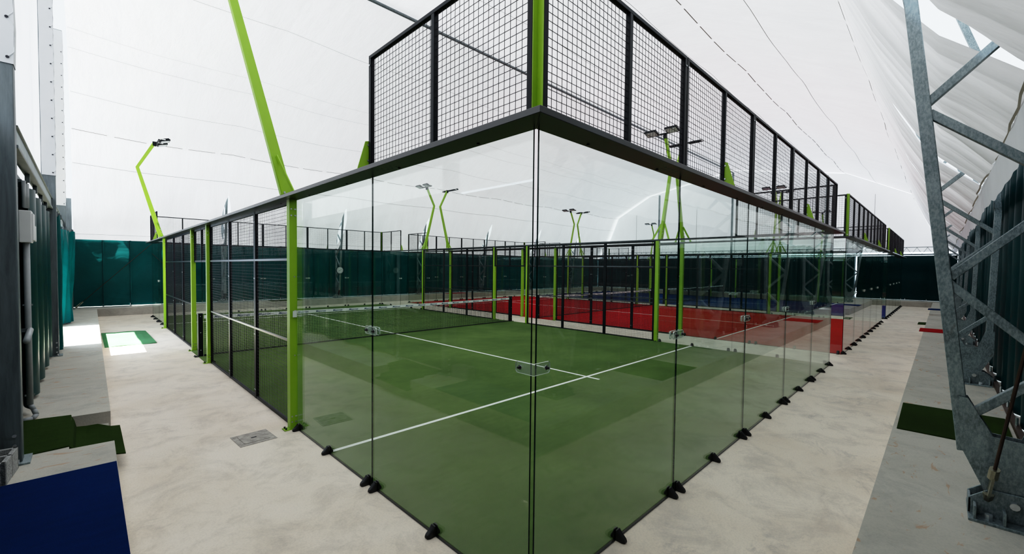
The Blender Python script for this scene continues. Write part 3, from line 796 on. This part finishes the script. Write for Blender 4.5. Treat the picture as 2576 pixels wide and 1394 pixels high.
def make_mast():
    t = thing('light_mast', '', 'light mast'); g = M['green']
    P = [(0, -0.115, 0.0), (0, -0.69, 2.19), (0, -0.26, 3.02)]
    Wd = [0.19, 0.125, 0.10]
    m = MB(); D = 0.035
    # one bent tapering box section
    def sec(p, w, ang): return [(sx * D, p[1] + sy * w / 2 * cos(ang), p[2] + sy * w / 2 * sin(ang)) for sx, sy in ((-1, -1), (1, -1), (1, 1), (-1, 1))]
    a0, a1, a2 = 0.0, 0.0, -0.3
    R = [[(sx * D, P[0][1] + sy * 0.068, 0.0) for sx, sy in ((-1, -1), (1, -1), (1, 1), (-1, 1))], [(sx * D, P[1][1] + sy * 0.045, P[1][2]) for sx, sy in ((-1, -1), (1, -1), (1, 1), (-1, 1))], [(sx * D, P[2][1] + sy * 0.042, P[2][2] - sy * 0.02) for sx, sy in ((-1, -1), (1, -1), (1, 1), (-1, 1))]]
    vs = R[0] + R[1] + R[2]; fs = []
    for a in range(2):
        for q in range(4): fs.append((a * 4 + q, a * 4 + (q + 1) % 4, a * 4 + 4 + (q + 1) % 4, a * 4 + 4 + q))
    fs += [(0, 3, 2, 1), (8, 9, 10, 11)]
    m.add(vs, fs, g); obj('pole', m, t, bevel=0.005)
    for s_ in (-1, 1):
        m = MB(); m.bar((s_ * 0.05, -0.24, 0.46), (s_ * 0.24, -0.10, 0.0), 0.05, 0.012, g, up=(0, 1, 0)); m.box(s_ * 0.24 - 0.04, s_ * 0.24 + 0.04, -0.14, -0.04, 0, 0.01, g)
        obj('brace_leg', m, t)
        m = MB(); m.prism([(-0.03, 0.0), (-0.17, 0.0), (-0.29, 0.45), (-0.20, 0.40)], 0, s_ * 0.036, s_ * 0.044, g); obj('side_plate', m, t)
    m = MB()
    for y, z in ((-0.07, 0.03), (-0.15, 0.03), (-0.10, 0.17), (-0.14, 0.26)):
        for s_ in (-1, 1): m.cyl((s_ * 0.044, y, z), (s_ * 0.052, y, z), 0.013, M['bolt'], 8)
    obj('bolt', m, t)
    m = MB(); m.box(-0.042, 0.042, -0.305, -0.205, 2.93, 3.07, M['dark']); obj('cap', m, t, bevel=0.004)
    m = MB(); m.box(-0.50, 0.50, -0.205, -0.165, 3.03, 3.07, M['dark']); obj('crossbar', m, t, bevel=0.003)
    for x in (-0.30, 0.30):
        f = MB(); f.box(-0.17, 0.17, -0.13, 0.13, -0.02, 0.03, M['dark'])
        for k in range(7): f.box(-0.15 + k * 0.05 - 0.004, -0.15 + k * 0.05 + 0.004, -0.11, 0.11, 0.03, 0.06, M['dark'])
        fo = obj('floodlight', f, t, bevel=0.004); fo.location = (x, -0.02, 3.07); fo.rotation_euler = (radians(16), 0, 0)
        f = MB(); f.box(-0.145, 0.145, -0.105, 0.105, -0.026, -0.018, M['lens']); obj('lens', f, fo)
        f = MB(); f.bar((-0.19, 0, 0.01), (-0.19, -0.12, 0.05), 0.012, 0.03, M['white']); f.bar((0.19, 0, 0.01), (0.19, -0.12, 0.05), 0.012, 0.03, M['white']); obj('bracket', f, fo)
    return t
def make_beam(L):
    t = thing('top_beam', '', 'beam')
    m = MB(); m.prism([(-L / 2 - BO, -BO), (L / 2 + BO, -BO), (L / 2 - 0.022, 0.022), (-L / 2 + 0.022, 0.022)], 2, ZB, ZT, M['beam'])
    for k in range(int(L)):
        x = -L / 2 + k + 0.5
        m.cyl((x, -0.02, ZB), (x, -0.02, ZB - 0.008), 0.012, M['beam'], 6)
    obj('box_section', m, t, bevel=0.003)
    m = MB(); d = MB()
    for c in ((-L / 2 + 1.6, L / 2 - 1.6) if L > 5 else (0,)):
        for a in range(4):
            for b in range(2): d.cyl((c - 0.12 + a * 0.07 + b * 0.02, -0.10 + b * 0.045, ZB), (c - 0.12 + a * 0.07 + b * 0.02, -0.10 + b * 0.045, ZB - 0.0015), 0.011, M['column'], 8)
    obj('drain_holes', d, t)
    return t
def make_corner_post():
    t = thing('corner_post', '', 'post')
    m = MB(); g = M['green']
    # angle section, open to the outside
    m.box(-0.042, 0.012, 0.004, 0.012, 0, 1.06, g); m.box(0.004, 0.012, -0.042, 0.012, 0, 1.06, g)
    m.box(-0.042, -0.036, 0.0, 0.012, 0, 1.06, g); m.box(0.0, 0.012, -0.042, -0.036, 0, 1.06, g)
    obj('angle_section', m, t)
    m = MB(); m.cyl((-0.024, 0.004, 0.05), (-0.024, -0.008, 0.05), 0.009, M['bolt'], 8); m.cyl((0.004, -0.024, 0.05), (-0.008, -0.024, 0.05), 0.009, M['bolt'], 8); obj('bolt', m, t)
    return t
def make_support():
    t = thing('support_plate', '', 'support plate'); m = MB()
    m.prism([(-0.03, 0.0), (-0.155, 0.0), (-0.075, 0.27), (-0.035, 0.28)], 0, -0.004, 0.004, M['green']); obj('plate', m, t)
    m = MB()
    for z in (0.10, 0.24): m.cyl((-0.004, -0.05, z), (-0.010, -0.05, z), 0.009, M['bolt'], 8); m.cyl((0.004, -0.05, z), (0.010, -0.05, z), 0.009, M['bolt'], 8)
    obj('bolt', m, t); return t

K = dict(plain=Kind(make_pane('plain')), join=Kind(make_pane('join')), plainR=Kind(make_pane('plainR')), joinL=Kind(make_pane('joinL')), mesh=Kind(make_mesh_panel()),
         fence=Kind(make_fence()), transom=Kind(make_transom()), post=Kind(make_post()),
         mast=Kind(make_mast()), beam10=Kind(make_beam(10.0)), beam20=Kind(make_beam(20.0)), cpost=Kind(make_corner_post()), sup=Kind(make_support()))

def word_mesh():
    cu = bpy.data.curves.new('word', 'FONT'); cu.body = 'Mejorset'; cu.size = 0.075; cu.shear = 0.35; cu.offset = 0.0012; cu.align_x = 'CENTER'
    o = bpy.data.objects.new('word', cu); C.objects.link(o)
    dg = bpy.context.evaluated_depsgraph_get(); dg.update()
    me = bpy.data.meshes.new_from_object(o.evaluated_get(dg)); bpy.data.objects.remove(o)
    V = [tuple(v.co) for v in me.vertices]; Fc = [tuple(p.vertices) for p in me.polygons]; return V, Fc
WV, WF = word_mesh()
def make_net():
    t = thing('padel_net', '', 'net')
    def top(x): return 0.90 + 0.035 * ((x - 5) / 5) ** 2
    m = MB(); r = 0.0055; x = 0.03
    while x < 9.98: m.box(x - r / 2, x + r / 2, -r / 2, r / 2, 0.02, top(x) - 0.03, M['netcord']); x += 0.045
    z = 0.045
    while z < 0.86: 
        m.box(0.02, 9.98, -r / 2, r / 2, z - r / 2, z + r / 2, M['netcord']); z += 0.045
    m.box(0.02, 9.98, -0.008, 0.008, 0.01, 0.035, M['netcord'])
    obj('netting', m, t, fix=False)
    m = MB(); n = 40
    for s_ in (-1, 1):
        vs = []
        for k in range(n + 1):
            x = 0.02 + 9.96 * k / n; vs += [(x, s_ * 0.008, top(x) - 0.075), (x, s_ * 0.008, top(x))]
        m.add(vs, [(2 * k, 2 * k + 1, 2 * k + 3, 2 * k + 2) for k in range(n)], M['tape'])
    vs = []
    for k in range(n + 1):
        x = 0.02 + 9.96 * k / n; vs += [(x, -0.008, top(x)), (x, 0.008, top(x))]
    m.add(vs, [(2 * k, 2 * k + 1, 2 * k + 3, 2 * k + 2) for k in range(n)], M['tape'])
    tp = obj('top_tape', m, t, fix=False)
    w = MB()
    for k in range(21):
        c = 0.35 + k * 0.465
        w.add([(c + v[0], -0.0095, top(c) - 0.060 + v[1]) for v in WV], WF, M['ink'])
        w.add([(c - v[0], 0.0095, top(c) - 0.060 + v[1]) for v in WV], WF, M['ink'])
    obj('tape_lettering', w, tp, fix=False)
    for x in (-0.055, 10.055):
        m = MB(); m.box(x - 0.045, x + 0.045, -0.06, 0.06, 0.012, 0.985, M['dark']); m.box(x - 0.12, x + 0.12, -0.085, 0.085, 0, 0.012, M['dark'])
        for sx in (-0.095, 0.095):
            for y in (-0.06, 0.06): m.cyl((x + sx, y, 0.012), (x + sx, y, 0.03), 0.012, M['rubber'], 8)
        for z in (0.15, 0.55, 0.92): m.cyl((x, -0.06, z), (x, -0.066, z), 0.01, M['bolt'], 8)
        obj('net_post', m, t, bevel=0.004)
    return t
NK = Kind(make_net())

def place_court(X0, cn, tm):
    turfm = M['turf_' + cn]
    # turf carpet and painted lines
    m = MB(); m.box(0.012, 9.988, 0.012, 19.988, 0.0, 0.012, turfm)
    for sx in (0, 1):   # turf runs out under the open gateways
        m.box(-0.10 if sx == 0 else 9.98, 0.02 if sx == 0 else 10.10, 9.14, 10.86, 0.0, 0.0115, turfm)
    tf = obj('artificial_turf', m); tf.location = (X0, 0, 0)
    tag(tf, {'green': 'green artificial turf carpet of the nearest padel court', 'red': 'red artificial turf carpet of the middle padel court', 'blue': 'blue artificial turf carpet of the farthest padel court'}[cn], 'turf')
    m = MB(); z0, z1 = 0.012, 0.0145
    for y in (3.0, 17.0): m.box(0.03, 9.97, y - 0.028, y + 0.028, z0, z1, M['line'])
    m.box(4.972, 5.028, 2.72, 17.28, z0, z1 + 0.0003, M['line'])
    ln = obj('court_lines', m, tf); 
    NK.put((X0, 10.0, 0), 0, {'green': 'padel net with white lettered tape across the green court', 'red': 'padel net across the red court', 'blue': 'padel net across the blue court'}[cn], 'padel nets')
    cnn = cn + ' court'
    for h in (0, 1):
        def T(x, y, rz):
            if h == 0: return (X0 + x, y), rz
            return (X0 + 10 - x, 20 - y), rz + pi
        end = 'front' if h == 0 else 'back'; side = 'left' if h == 0 else 'right'
        near = 'left' if h == 0 else 'right'
        far = 'right' if h == 0 else 'left'
        def put(k, x, y, z, rz, label, group=None):
            (a, b), r = T(x, y, rz); return K[k].put((a, b, z), r, label, group)
        S = -pi / 2     # side wall orientation
        oth = 'back' if h == 0 else 'front'
        for k in range(5):
            put('joinL' if k == 0 else 'join' if k < 4 else 'plainR', 1 + 2 * k, 0, 0, 0, f'clear glass panel, {ORD[k]} from the {near}, {end} end of the {cnn}', f'glass end panels of the {cnn}')
            put('mesh', 1 + 2 * k, 0, ZT, 0, f'black wire mesh screen, {ORD[k]} from {near}, above {end} glass of the {cnn}', f'upper mesh screens of the {cnn}')
        for c, ys in ((end, (1, 3)), (oth, (19, 17))):
            for k, y in enumerate(ys):
                put({1: 'plainR', 3: 'join', 19: 'joinL', 17: 'plain'}[y], 0, y, 0, S, f'clear glass panel, {ORD[k]} from {c} corner, {side} side of the {cnn}', f'side glass panels of the {cnn}')
        for c, y in ((end, 1), (oth, 19)):
            put('mesh', 0, y, ZT, S, f'black wire mesh screen over {side} side glass, {c} corner of the {cnn}', f'upper mesh screens of the {cnn}')
        put('beam10', 5, 0, 0, 0, f'black steel beam on top of the {end} glass wall of the {cnn}', 'black beams along the court walls')
        put('beam20', 0, 10, 0, S, f'long black steel beam along the {side} side of the {cnn}', 'black beams along the court walls')
        for c, y in ((end, 6.585), (oth, 13.415)):
            put('fence', 0, y, 0, S, f'tall black mesh fence, {c} half of the {side} side, {cnn}', f'mesh fences of the {cnn}')
        put('transom', 0, 10, 0, S, f'short mesh grille over the open gateway, {side} side of the {cnn}', 'mesh grilles over the gateways')
        for y, w in ((4.045, f'lime green fence post at {end} glass, {side} side of the {cnn}'), (9.105, f'lime green post, {end} jamb of {side} gateway of the {cnn}'),
                     (10.895, f'lime green post, {oth} jamb of {side} gateway of the {cnn}'), (15.955, f'lime green fence post at {oth} glass, {side} side of the {cnn}')):
            put('post', 0, y, 0, S, w, f'green fence posts of the {cnn}')
        for y, w in ((4, end), (16, oth)):
            put('mast', 0, y, ZT, S, f'bent lime green light mast, {w} half of {side} side, {cnn}', 'bent green light masts')
        put('cpost', 0, 0, ZT, 0, f'short lime green corner post between mesh panels, {end} {side} corner, {cnn}', 'green corner posts')
        for k, x in enumerate((3, 7)):
            put('sup', x, 0, ZT, 0, f'small lime green support plate, {ORD[k]} from {near}, {end} beam of the {cnn}', 'green support plates')
        for y, w in ((2, end), (18, 'back' if h == 0 else 'front')):
            put('sup', 0, y, ZT, S, f'small lime green support plate, {w} part of {side} beam, {cnn}', 'green support plates')
for X0, cn in ((0, 'green'), (11.75, 'red'), (23.5, 'blue')): place_court(X0, cn, None)
# special joints of the nearest corner
cp = obj('corner_plate', corner_plate_mb()); cp.location = (0, 0, 1.48)
tag(cp, 'clear angled joining plate with two black bolts on the nearest glass corner', 'joining plate')
m = MB(); m.box(-0.03, -0.012, -0.05, 0.085, -0.045, 0.045, M['iron']); m.box(-0.06, -0.012, -0.052, -0.045, -0.04, 0.04, M['acryledge'])
for z in (-0.018, 0.018): m.cyl((-0.03, 0.045, z), (-0.04, 0.045, z), 0.01, M['boltdark'], 8)
m.cyl((-0.04, -0.02, 0), (-0.012, -0.02, 0), 0.014, M['boltdark'], 8)
b = obj('steel_bracket', m); b.location = (-0.0, 4.0, 1.48); tag(b, 'small steel bracket holding the glass to the nearest lime green post', 'bracket')

# ------------------------------------------------------------------ mats
def carpet(name, label, poly, z, mat, th=0.012, nx=1):
    m = MB(); m.prism(poly, 2, z, z + th, mat); o = obj(name, m)
    c = Vector((sum(p[0] for p in poly) / len(poly), sum(p[1] for p in poly) / len(poly), z))
    o.data.transform(Matrix.Translation(-c)); o.location = c
    return tag(o, label, 'mat')
carpet('turf_mat', 'large dark blue turf mat in the bottom left foreground', [(xe(1.2) + 0.005, 0.9), (xe(3.4) - 0.005, 3.43), (-2.55, 3.45), (-2.55, 0.9)], SH, M['mat_blue'])
mm = MB()
def sheet(mb, rows, mat, th=0.012):
    n = len(rows[0]); vs = [p for r in rows for p in r] + [(p[0], p[1], p[2] - th) for r in rows for p in r]; off = len(rows) * n; fs = []
    for a in range(len(rows) - 1):
        for q in range(n - 1):
            i = a * n + q; fs += [(i, i + 1, i + n + 1, i + n), (off + i, off + i + n, off + i + n + 1, off + i + 1)]
    for a in range(len(rows) - 1):
        i = a * n; j = a * n + n - 1
        fs += [(i, i + n, off + i + n, off + i), (j, off + j, off + j + n, j + n)]
    for q in range(n - 1):
        i = q; j = (len(rows) - 1) * n + q
        fs += [(i, off + i, off + i + 1, i + 1), (j, j + 1, off + j + 1, off + j)]
    mb.add(vs, fs, mat)
xs = [-2.48, -2.30, -2.15, -2.075, -2.045, -2.03, -1.95, -1.85, -1.74, -1.66]
zs = [0.314, 0.314, 0.314, 0.312, 0.27, 0.195, 0.185, 0.182, 0.180, 0.172]
rows = []
for k in range(7):
    u = k / 6; rows.append([(x, (4.165 - 0.02 * min(1, max(0, (x + 2.07) / .4)) if x < -1.8 else 4.02) + u * ((5.38 if x < -2.07 else 5.25 if x < -1.8 else 5.20) - 4.165) + 0.02 * sin(6 * x + u * 3), z + 0.006 * sin(5 * u + 9 * x)) for x, z in zip(xs, zs)])
sheet(mm, rows, M['mat_green']); o = obj('turf_mat', mm, smooth=False); tag(o, 'dark green turf mat draped over the notch step at lower left', 'mat')
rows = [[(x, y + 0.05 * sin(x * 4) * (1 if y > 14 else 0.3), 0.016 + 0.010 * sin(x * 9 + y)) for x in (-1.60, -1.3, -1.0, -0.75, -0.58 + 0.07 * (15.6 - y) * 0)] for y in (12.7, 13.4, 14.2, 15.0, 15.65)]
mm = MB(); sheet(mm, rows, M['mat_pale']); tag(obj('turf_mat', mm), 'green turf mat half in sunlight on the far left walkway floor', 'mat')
carpet('turf_mat', 'dark green turf mat behind the foreground truss on the right ledge', [(4.72, -1.38), (6.07, -1.37), (6.12, -2.27), (4.74, -2.27)], SH, M['mat_green'])
carpet('turf_mat', 'red turf mat on the right ledge', [(16.2, -1.25), (17.3, -1.25), (17.3, -2.25), (16.2, -2.25)], SH, M['mat_red'])
carpet('turf_mat', 'small green turf mat on the walkway floor before the right ledge notch', [(22.0, -1.06), (23.1, -1.06), (23.2, -1.33), (22.0, -1.33)], 0.0, M['mat_green'])
carpet('turf_mat', 'green turf mat inside the right ledge notch', [(23.1, -1.75), (24.3, -1.75), (24.3, -2.2), (23.1, -2.2)], 0.12, M['mat_green'])
carpet('turf_mat', 'blue turf mat at the far end of the right ledge', [(26.9, -1.26), (28.1, -1.26), (28.1, -2.25), (26.9, -2.25)], SH, M['mat_blue'])
carpet('turf_mat', 'green turf mat on the back ledge behind the green court', [(4.8, 21.45), (6.3, 21.45), (6.3, 22.2), (4.8, 22.2)], SH, M['mat_green'])
carpet('turf_mat', 'red turf mat on the back ledge behind the red court', [(15.9, 21.45), (17.5, 21.45), (17.5, 22.2), (15.9, 22.2)], SH, M['mat_red'])

# ------------------------------------------------------------------ small things on the left
t = thing('cinder_block', 'grey hollow cinder block by the nearest column at the left edge', 'block', (-2.49, 3.66, SH), radians(-6))
m = MB(); a, b = 0.095, 0.195
m.box(-a, a, -b, -b + 0.03, 0, 0.19, M['block']); m.box(-a, a, b - 0.03, b, 0, 0.19, M['block']); m.box(-a, a, -0.015, 0.015, 0, 0.19, M['block'])
m.box(-a, -a + 0.03, -b, b, 0, 0.19, M['block']); m.box(a - 0.03, a, -b, b, 0, 0.19, M['block'])
obj('block_shell', m, t, bevel=0.004)
m = MB(); m.box(-a + 0.02, a - 0.02, -b + 0.02, b - 0.02, 0, 0.02, M['blackhole']); obj('cavity_floor', m, t)  # black sheet put in for the shade inside the hollows
t = thing('conduit', 'grey electrical conduit pipe running down to the floor at left', 'pipe', (-2.41, 5.55, SH))
m = MB(); m.cyl((0, 0, 0.16), (0, 0, 2.02), 0.028, M['grey'], 12); m.tube([(0, 0, 0.16), (0.03, -0.02, 0.10), (0.05, -0.04, 0.04), (0.02, -0.09, 0.015), (-0.06, -0.12, 0.015)], 0.024, M['grey'], 10); obj('lower_pipe', m, t, smooth=True)
m = MB(); m.cyl((-0.01, 0, 2.42), (-0.01, 0, 2.72), 0.018, M['grey'], 10); m.cyl((0.0, 0.10, 2.42), (0.0, 0.10, 2.70), 0.026, M['grey'], 10); obj('upper_pipe', m, t, smooth=True)
for z in (0.26, 1.3):
    m = MB(); m.box(-0.04, 0.04, -0.005, 0.005, z, z + 0.02, M['bolt']); obj('clip', m, t)
t = thing('junction_box', 'white plastic junction box on the conduit at left', 'box', (-2.41, 5.55, 2.32))
m = MB(); m.box(-0.05, 0.05, -0.09, 0.09, 0.0, 0.36, M['white']); obj('box_body', m, t, bevel=0.008); m = MB(); m.box(0.05, 0.065, -0.07, 0.09, 0.03, 0.33, M['white']); obj('cover', m, t, bevel=0.004)
m = MB(); m.box(0.02, 0.07, 0.10, 0.19, 0.02, 0.2, M['white']); obj('side_socket', m, t, bevel=0.006)
t = thing('handrail_bar', 'short slanting pale steel tube beside the conduit at left', 'bar', (-2.38, 4.85, 1.28))
m = MB(); m.cyl((0, 0, 0), (-0.01, 0.62, 0.05), 0.028, M['grey'], 12); obj('tube', m, t, smooth=True); m = MB(); m.box(-0.14, 0.0, 0.60, 0.63, 0.03, 0.07, M['column']); obj('wall_bracket', m, t)
t = thing('manhole_cover', 'small worn square drain cover set in the walkway floor', 'cover', (-0.49, 4.03, 0.0), radians(3))
m = MB(); m.box(-0.20, 0.20, -0.20, 0.20, 0, 0.004, M['iron']); obj('frame', m, t)
m = MB(); m.box(-0.14, 0.14, -0.14, 0.14, 0.004, 0.009, M['iron']); m.box(-0.03, 0.03, -0.012, 0.012, 0.009, 0.012, M['boltdark']); obj('lid', m, t, bevel=0.002)

# ------------------------------------------------------------------ light
w = bpy.data.worlds.new('world'); sc.world = w; w.use_nodes = True
bg = w.node_tree.nodes['Background']; bg.inputs[0].default_value = (0.70, 0.84, 1.0, 1); bg.inputs[1].default_value = 3.2
sd = bpy.data.lights.new('sun', 'SUN'); so = bpy.data.objects.new('sun', sd); C.objects.link(so)
sd.energy = 40.0; sd.angle = radians(0.6); sd.color = (1.0, 0.96, 0.9)
dv = Vector((0.52, 0.0, -1.0)).normalized(); so.rotation_euler = dv.to_track_quat('-Z', 'Y').to_euler(); so.location = (-6, 13, 12)

sc.view_settings.view_transform = 'Standard'; sc.view_settings.look = 'None'; sc.view_settings.exposure = 0.0; sc.view_settings.gamma = 1.0
# camera tone response: slight toe, soft shoulder
sc.view_settings.use_curve_mapping = True
cm = sc.view_settings.curve_mapping; cv = cm.curves[3]
for p, q in ((0.012, 0.011), (0.05, 0.082), (0.12, 0.235), (0.25, 0.50), (0.42, 0.715), (0.65, 0.855)): cv.points.new(p, q)
cv.points[0].location = (0, 0); cv.points[len(cv.points) - 1].location = (1.0, 0.97)
cm.update()
cy = sc.cycles
cy.max_bounces = 7; cy.diffuse_bounces = 3; cy.glossy_bounces = 3; cy.transmission_bounces = 2; cy.transparent_max_bounces = 32
cy.use_adaptive_sampling = True; cy.adaptive_threshold = 0.035; cy.adaptive_min_samples = 16
for k_ in ('memb', 'gable', 'outer'): M[k_].cycles.emission_sampling = 'NONE'
cy.use_denoising = True; cy.caustics_reflective = False; cy.caustics_refractive = False; cy.sample_clamp_indirect = 8
